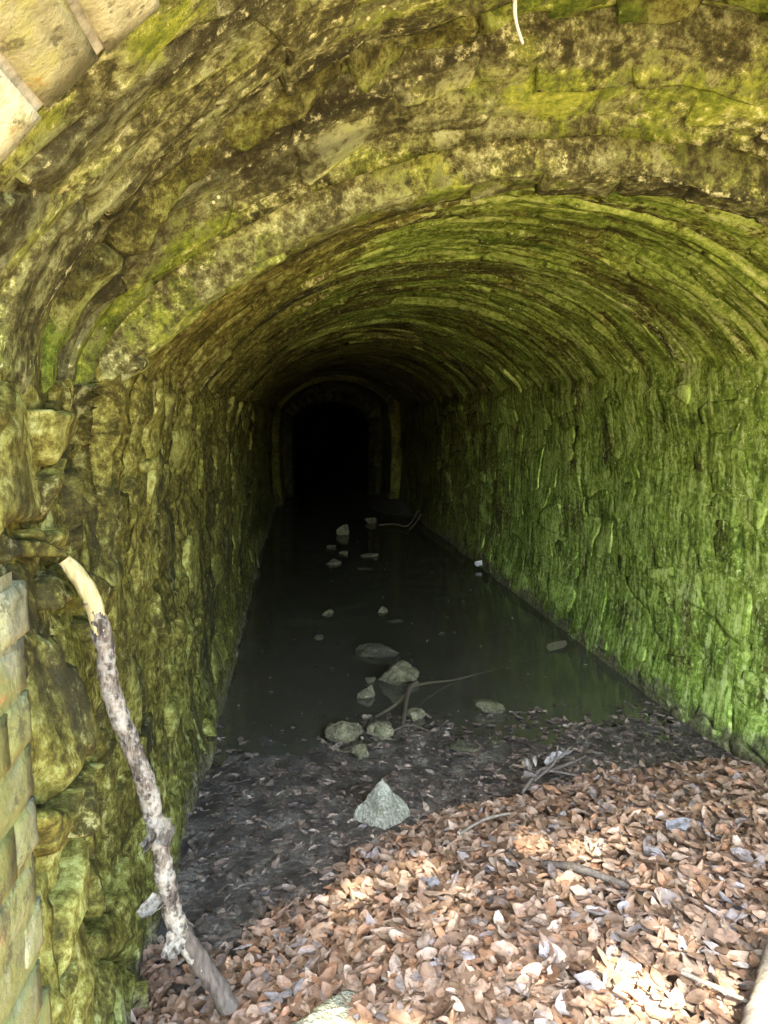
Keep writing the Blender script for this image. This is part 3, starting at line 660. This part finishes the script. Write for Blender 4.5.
# ------------------------------------------------------------------ branches and twigs
def smooth_path(pts, n):
    pts = np.array(pts, float); t = np.linspace(0, len(pts) - 1, n); out = []
    for x in t:
        i = min(int(x), len(pts) - 2); f = x - i
        p0, p1, p2, p3 = pts[max(i - 1, 0)], pts[i], pts[i + 1], pts[min(i + 2, len(pts) - 1)]
        out.append(.5 * ((2 * p1) + (-p0 + p2) * f + (2 * p0 - 5 * p1 + 4 * p2 - p3) * f * f + (-p0 + 3 * p1 - 3 * p2 + p3) * f ** 3))
    return np.array(out)
def tube(pts, rad, n=30, seg=12, rough=.12, freq=40, seed=0, flat=1.0):
    P = smooth_path(pts, n); R = np.interp(np.linspace(0, 1, n), np.linspace(0, 1, len(rad)), rad)
    T = np.gradient(P, axis=0); T /= np.linalg.norm(T, axis=1)[:, None]
    ref = np.array([.31, .2, .93]) if abs(T[0][2]) < .8 else np.array([.2, .95, .1])
    N1 = np.cross(T, ref); N1 /= np.linalg.norm(N1, axis=1)[:, None]; N2 = np.cross(T, N1)
    a = np.linspace(0, 2 * np.pi, seg, endpoint=False)
    ring = N1[:, None] * np.cos(a)[None, :, None] + flat * N2[:, None] * np.sin(a)[None, :, None]
    base = P[:, None] + ring * R[:, None, None]
    V = base + ring * (R[:, None] * rough * (fbm(base * freq + seed, 3) * 1.2))[..., None]
    V = V.reshape(-1, 3); F = gridF(n, seg, True)
    V = np.concatenate([V, P[:1] - T[:1] * R[0] * .25, P[-1:] + T[-1:] * R[-1] * .25]); k = n * seg
    caps = [(k, (j + 1) % seg, j, j) for j in range(seg)] + [(k + 1, k - seg + j, k - seg + (j + 1) % seg, k - seg + (j + 1) % seg) for j in range(seg)]
    tri = [tuple(f[:3]) for f in caps]
    q = np.concatenate([F[:, [0, 1, 2]], F[:, [0, 2, 3]], np.array(tri)])
    return V, q
BRANCH = [(-.449, 1.37, 1.24), (-.427, 1.374, 1.209), (-.406, 1.38, 1.159), (-.392, 1.391, 1.076), (-.388, 1.399, 1.008), (-.376, 1.409, .925), (-.353, 1.419, .839), (-.331, 1.43, .741), (-.316, 1.442, .633), (-.306, 1.454, .522), (-.289, 1.465, .407), (-.239, 1.476, .297), (-.185, 1.487, .18)]
br = thing('fallen_branch', (-.185, 1.487, .15), 'long crooked branch with flaking grey bark leaning against the left wall', 'branch')
V, F = tube(BRANCH[:4], [.013, .016, .0165, .016], 40, 18, .16, 45, 3); piece('bare_tip', V, F, M['barewood'], br)['label'] = 'pale yellow barkless upper end'
V, F = tube(BRANCH[2:12], [.016, .018, .017, .0185, .0175, .020, .0185, .021, .020, .018], 150, 20, .34, 42, 5); piece('bark', V, F, M['bark'], br)
V, F = tube(BRANCH[10:], [.019, .021, .022], 40, 18, .25, 50, 7); piece('bare_foot', V, F, M['oldwood'], br)['label'] = 'dark purplish barkless foot'
def flap(c, d, up, w, l, curl, name, mat, parent, seed):
    n, m = 8, 7; d, up, c = (np.array(x, float) for x in (d, up, c)); d /= np.linalg.norm(d); side = np.cross(d, up); side /= np.linalg.norm(side); up = np.cross(side, d)
    A, B = np.meshgrid(np.linspace(0, 1, n), np.linspace(-1, 1, m), indexing='ij')
    ang = A * curl; r = l / max(curl, .01)
    P = c + d * (np.sin(ang) * r)[..., None] + up * ((1 - np.cos(ang)) * r + .15 * w * B * B)[..., None] + side * (B * w * (1 - .45 * A ** 2) * (1 + .3 * n2(A * 2, B, 1.7, seed)))[..., None]
    P = P + .004 * fbm(P * 60 + seed, 2)[..., None]
    Q = P - up * .003
    V = np.concatenate([P.reshape(-1, 3), Q.reshape(-1, 3)]); F = gridF(n, m); k = n * m
    ed = [i * m for i in range(n)] + [(n - 1) * m + j for j in range(1, m)] + [i * m + m - 1 for i in range(n - 2, -1, -1)] + list(range(m - 2, 0, -1))
    R_ = np.array([(a, b, b + k, a + k) for a, b in zip(ed, ed[1:] + ed[:1])])
    return piece(name, V, np.concatenate([F, F[:, ::-1] + k, R_]), mat, parent)
for q, (c, d, up, w, l, cu, sd) in enumerate([((-.315, 1.42, .665), (1, -.1, -.35), (0, -1, .2), .028, .055, 1.2, 1), ((-.330, 1.405, .655), (.7, -.5, -.6), (0, -1, 0), .022, .04, 1.5, 2),
        ((-.315, 1.43, .50), (-.6, -.3, -.7), (-.7, -.7, 0), .02, .05, .9, 3), ((-.365, 1.385, .86), (.8, -.3, .2), (0, -1, 0), .016, .025, 1.6, 4), ((-.345, 1.40, .80), (1, -.3, .1), (0, -1, 0), .02, .022, 1.4, 5), ((-.282, 1.445, .40), (-.6, -.4, -.8), (0, -1, 0), .022, .05, .7, 6)]):
    flap(c, d, up, w, l, cu, 'bark_flake', M['bark'], br, sd)

tw = thing('forked_twig', (.46, 3.26, .02), 'thin forked twig lying in the water with its long arm reaching right', 'twig')
V, F = tube([(.45, 3.2, .0), (.49, 3.4, .045), (.545, 3.62, .07), (.6, 3.7, .075)], [.008, .011, .013, .012], 30, 10, .25, 30, 2); piece('stem', V, F, M['twig'], tw)
V, F = tube([(.57, 3.66, .07), (.66, 3.76, .045), (.83, 3.88, .01), (1.03, 4.0, -.002), (1.28, 4.13, -.003), (1.5, 4.26, .0), (1.60, 4.34, .005)], [.010, .008, .006, .005, .0045, .004, .003], 40, 8, .2, 30, 4); piece('arm', V, F, M['twig'], tw)
V, F = tube([(.53, 3.58, .06), (.45, 3.5, .03), (.34, 3.42, .01)], [.012, .009, .006], 14, 8, .2, 30, 6); piece('spur', V, F, M['twig'], tw)
V, F = tube([(.40, 3.22, .02), (.5, 3.28, .02), (.6, 3.2, .01)], [.006, .006, .004], 14, 8, .2, 30, 8); piece('spur', V, F, M['twig'], tw)
def single_leaf(loc, size, rotz, tilt, col, name, label, cat, mat, curl=.6, seed=1, group=None):
    V, uv, F = leaf_batch(1, np.array([[0, 0, 0.0]]), np.array([rotz]), np.array([tilt]), np.array([size]), np.full((1, 1, 1), curl), seed)
    o = link(name, mesh_from(name, V[0], F, mat, tint=np.array(col), uv=uv), None, loc); return tag(o, label, cat, group)
single_leaf((1.66, 4.42, .012), .21, .75, .12, (.30, .27, .16), 'floating_leaf', 'long pale tan leaf floating at the end of the twig arm', 'leaf', M['leaf'], .08, 4)
single_leaf((1.76, 6.95, .05), .15, .4, .8, (.8, .78, .7), 'floating_leaf', 'small white leaf at the foot of the green wall', 'leaf', M['leaf'], .7, 5)
single_leaf((.36, 1.90, bank_z(np.array([.36]), np.array([1.9]))[0] + .035), .085, 1.2, .25, (.42, .42, .45), 'fallen_leaf', 'broad blue grey leaf lying on the brown leaves below the pointed stone', 'leaf', M['leaf'], .25, 8)
single_leaf((1.21, 2.06, bank_z(np.array([1.21]), np.array([2.06]))[0] + .035), .12, .35, .2, (.45, .46, .48), 'fallen_leaf', 'long pale grey leaf lying on the brown leaves near the right wall', 'leaf', M['leaf'], .3, 9)
# clump of bleached leaves and twig ends at the edge of the bank
cl = thing('leaf_clump', (.95, 2.62, .05), 'tangle of bleached grey leaves and twigs standing up at the edge of the leaf bank', 'leaf clump')
for q in range(9):
    p = np.array([[.86 + .028 * q + random.uniform(-.02, .02), 2.56 + .022 * q, .10 + random.uniform(0, .06)]])
    V, uv, F = leaf_batch(1, p, np.array([random.uniform(0, 6)]), np.array([random.uniform(.4, 1.3)]), np.array([random.uniform(.05, .09)]), np.full((1, 1, 1), 1.0), 60 + q)
    piece('leaf', V[0], F, M['leaf'], cl, tint=np.array(random.choice([(.28, .25, .21), (.2, .17, .14), (.34, .32, .29)])), uv=uv)
for q, pts in enumerate([[(.82, 2.52, .06), (.90, 2.57, .12), (.96, 2.60, .13), (1.06, 2.63, .19)], [(.9, 2.6, .07), (.97, 2.58, .15), (1.0, 2.62, .2)], [(.98, 2.68, .06), (1.06, 2.66, .10), (1.15, 2.7, .11)], [(.84, 2.60, .1), (.95, 2.64, .09), (1.08, 2.6, .08)]]):
    V, F = tube(pts, [.008, .006, .004], 16, 8, .3, 40, q); piece('twig', V, F, M['oldwood'], cl)
def stick(pts, rad, mat, label, seed, seg=12, name='stick'):
    V, F = tube(pts, rad, 40, seg, .18, 45, seed); o = piece(name, V, F, mat); return tag(o, label, 'stick')
bz = lambda x, y: float(bank_z(np.array([x]), np.array([y]))[0])
stick([(.70, 1.93, bz(.70, 1.93) + .035), (.78, 1.86, bz(.78, 1.86) + .04), (.90, 1.77, bz(.9, 1.77) + .025)], [.010, .013, .009], M['oldwood'], 'short dark stick lying among the leaves on the right', 2)
stick([(.85, 1.18, bz(.85, 1.18) + .05), (.98, 1.30, bz(.98, 1.3) + .07), (1.12, 1.46, bz(1.12, 1.46) + .06)], [.022, .024, .02], M['greytwig'], 'thick grey brown stick cut off by the bottom right corner', 5, 16)
stick([(.86, 1.42, bz(.86, 1.42) + .045), (.92, 1.36, bz(.92, 1.36) + .05), (.97, 1.30, bz(.97, 1.3) + .045)], [.005, .006, .004], M['greytwig'], 'thin pale twig lying against the thick corner stick', 6)
stick([(.50, 2.2, bz(.5, 2.2) + .04), (.62, 2.3, bz(.62, 2.3) + .05), (.75, 2.36, bz(.75, 2.36) + .035)], [.004, .006, .004], M['greytwig'], 'thin twig lying on leaves right of the pointed stone', 9)
stick([(1.05, 9.9, .03), (1.25, 9.8, .05), (1.42, 9.6, .06), (1.6, 9.9, .22)], [.012, .012, .012, .008], M['twig'], 'long twig in the dark water by the far silt bar', 11)
stick([(1.42, 9.5, .02), (1.52, 9.6, .09), (1.62, 9.7, .2)], [.012, .012, .008], M['twig'], 'short twig poking up by the foot of the green wall', 12)
rt = stick([(.30, 1.06, 2.24), (.312, 1.08, 2.15), (.318, 1.10, 2.09), (.331, 1.10, 2.05)], [.003, .0035, .003, .002], M['white'], 'pale bare root hanging from the roof at the top edge', 13, 12, 'hanging_root'); rt['category'] = 'root'
# floating specks
r_ = np.random.default_rng(3); n_ = 150
X = r_.uniform(-.4, 1.8, n_); Y = 3.2 + r_.uniform(0, 1, n_) ** 3 * 5.5
V, uv, F = leaf_batch(n_, np.stack([X, Y, np.full(n_, .006)], -1), r_.uniform(0, 6, n_), np.full(n_, .1), r_.uniform(.012, .035, n_), np.full((n_, 1, 1), .3), 77)
fl = piece('floating_debris', V.reshape(-1, 3), (F[None] + (np.arange(n_) * 35)[:, None, None]).reshape(-1, 4), M['leaf'], tint=np.repeat(np.array([(.4, .35, .26), (.6, .58, .5), (.12, .095, .06), (.07, .055, .04), (.2, .16, .1)])[r_.integers(0, 5, n_)], 35, 0), uv=np.tile(uv, (n_, 1)))
tag(fl, 'tiny pale seeds and leaf scraps floating on the dark water', kind='stuff')

# ------------------------------------------------------------------ the tree outside that dapples the light
tr = thing('beech_tree', (-3.6, -6.2, .3), 'tall beech tree outside the tunnel behind the viewer', 'tree')
V, F = tube([(-3.6, -6.2, -.2), (-3.5, -6.2, 3.5), (-3.3, -6.1, 7.0), (-3.4, -6.3, 11.5)], [.3, .25, .19, .06], 30, 14, .1, 3, 1); piece('trunk', V, F, M['bark'], tr)
V, F = tube([(-3.35, -6.15, 7.2), (-2.4, -6.1, 8.4), (-1.0, -6.0, 9.2), (1.2, -6.0, 9.5)], [.11, .08, .05, .015], 24, 10, .1, 3, 2); piece('limb', V, F, M['bark'], tr)
for q in range(4):
    a = 1.8 + q * .9; V, F = tube([(-3.35, -6.15, 7.6 + .6 * q), (-3.5 + .8 * math.cos(a), -6.2 + .8 * math.sin(a), 8.6 + .6 * q), (-3.7 + 1.5 * math.cos(a), -6.3 + 1.5 * math.sin(a), 9.3 + .5 * q)], [.08, .05, .02], 16, 8, .1, 3, q); piece('limb', V, F, M['bark'], tr)
r_ = np.random.default_rng(9)
def crown_leaves(n_, nc, rad, mid, spread, seed):
    cen = r_.normal(size=(nc, 3)); cen = cen / np.linalg.norm(cen, axis=1)[:, None] * r_.uniform(0, 1, (nc, 1)) ** .4 * np.array(rad) + np.array(mid)
    pp = cen[r_.integers(0, nc, n_)] + r_.normal(0, spread, (n_, 3))
    V, uv, F = leaf_batch(n_, pp, r_.uniform(0, 6.28, n_), r_.normal(0, .6, n_), r_.uniform(.07, .12, n_), np.full((n_, 1, 1), .4), seed)
    piece('crown', V.reshape(-1, 3), (F[None] + (np.arange(n_) * 35)[:, None, None]).reshape(-1, 4), M['foliage'], tr)
crown_leaves(3800, 130, (1.75, .72, .5), (-.3, -5.92, 9.45), .10, 5)
crown_leaves(3000, 60, (1.5, 1.7, 1.6), (-4.4, -6.6, 10.6), .35, 6)
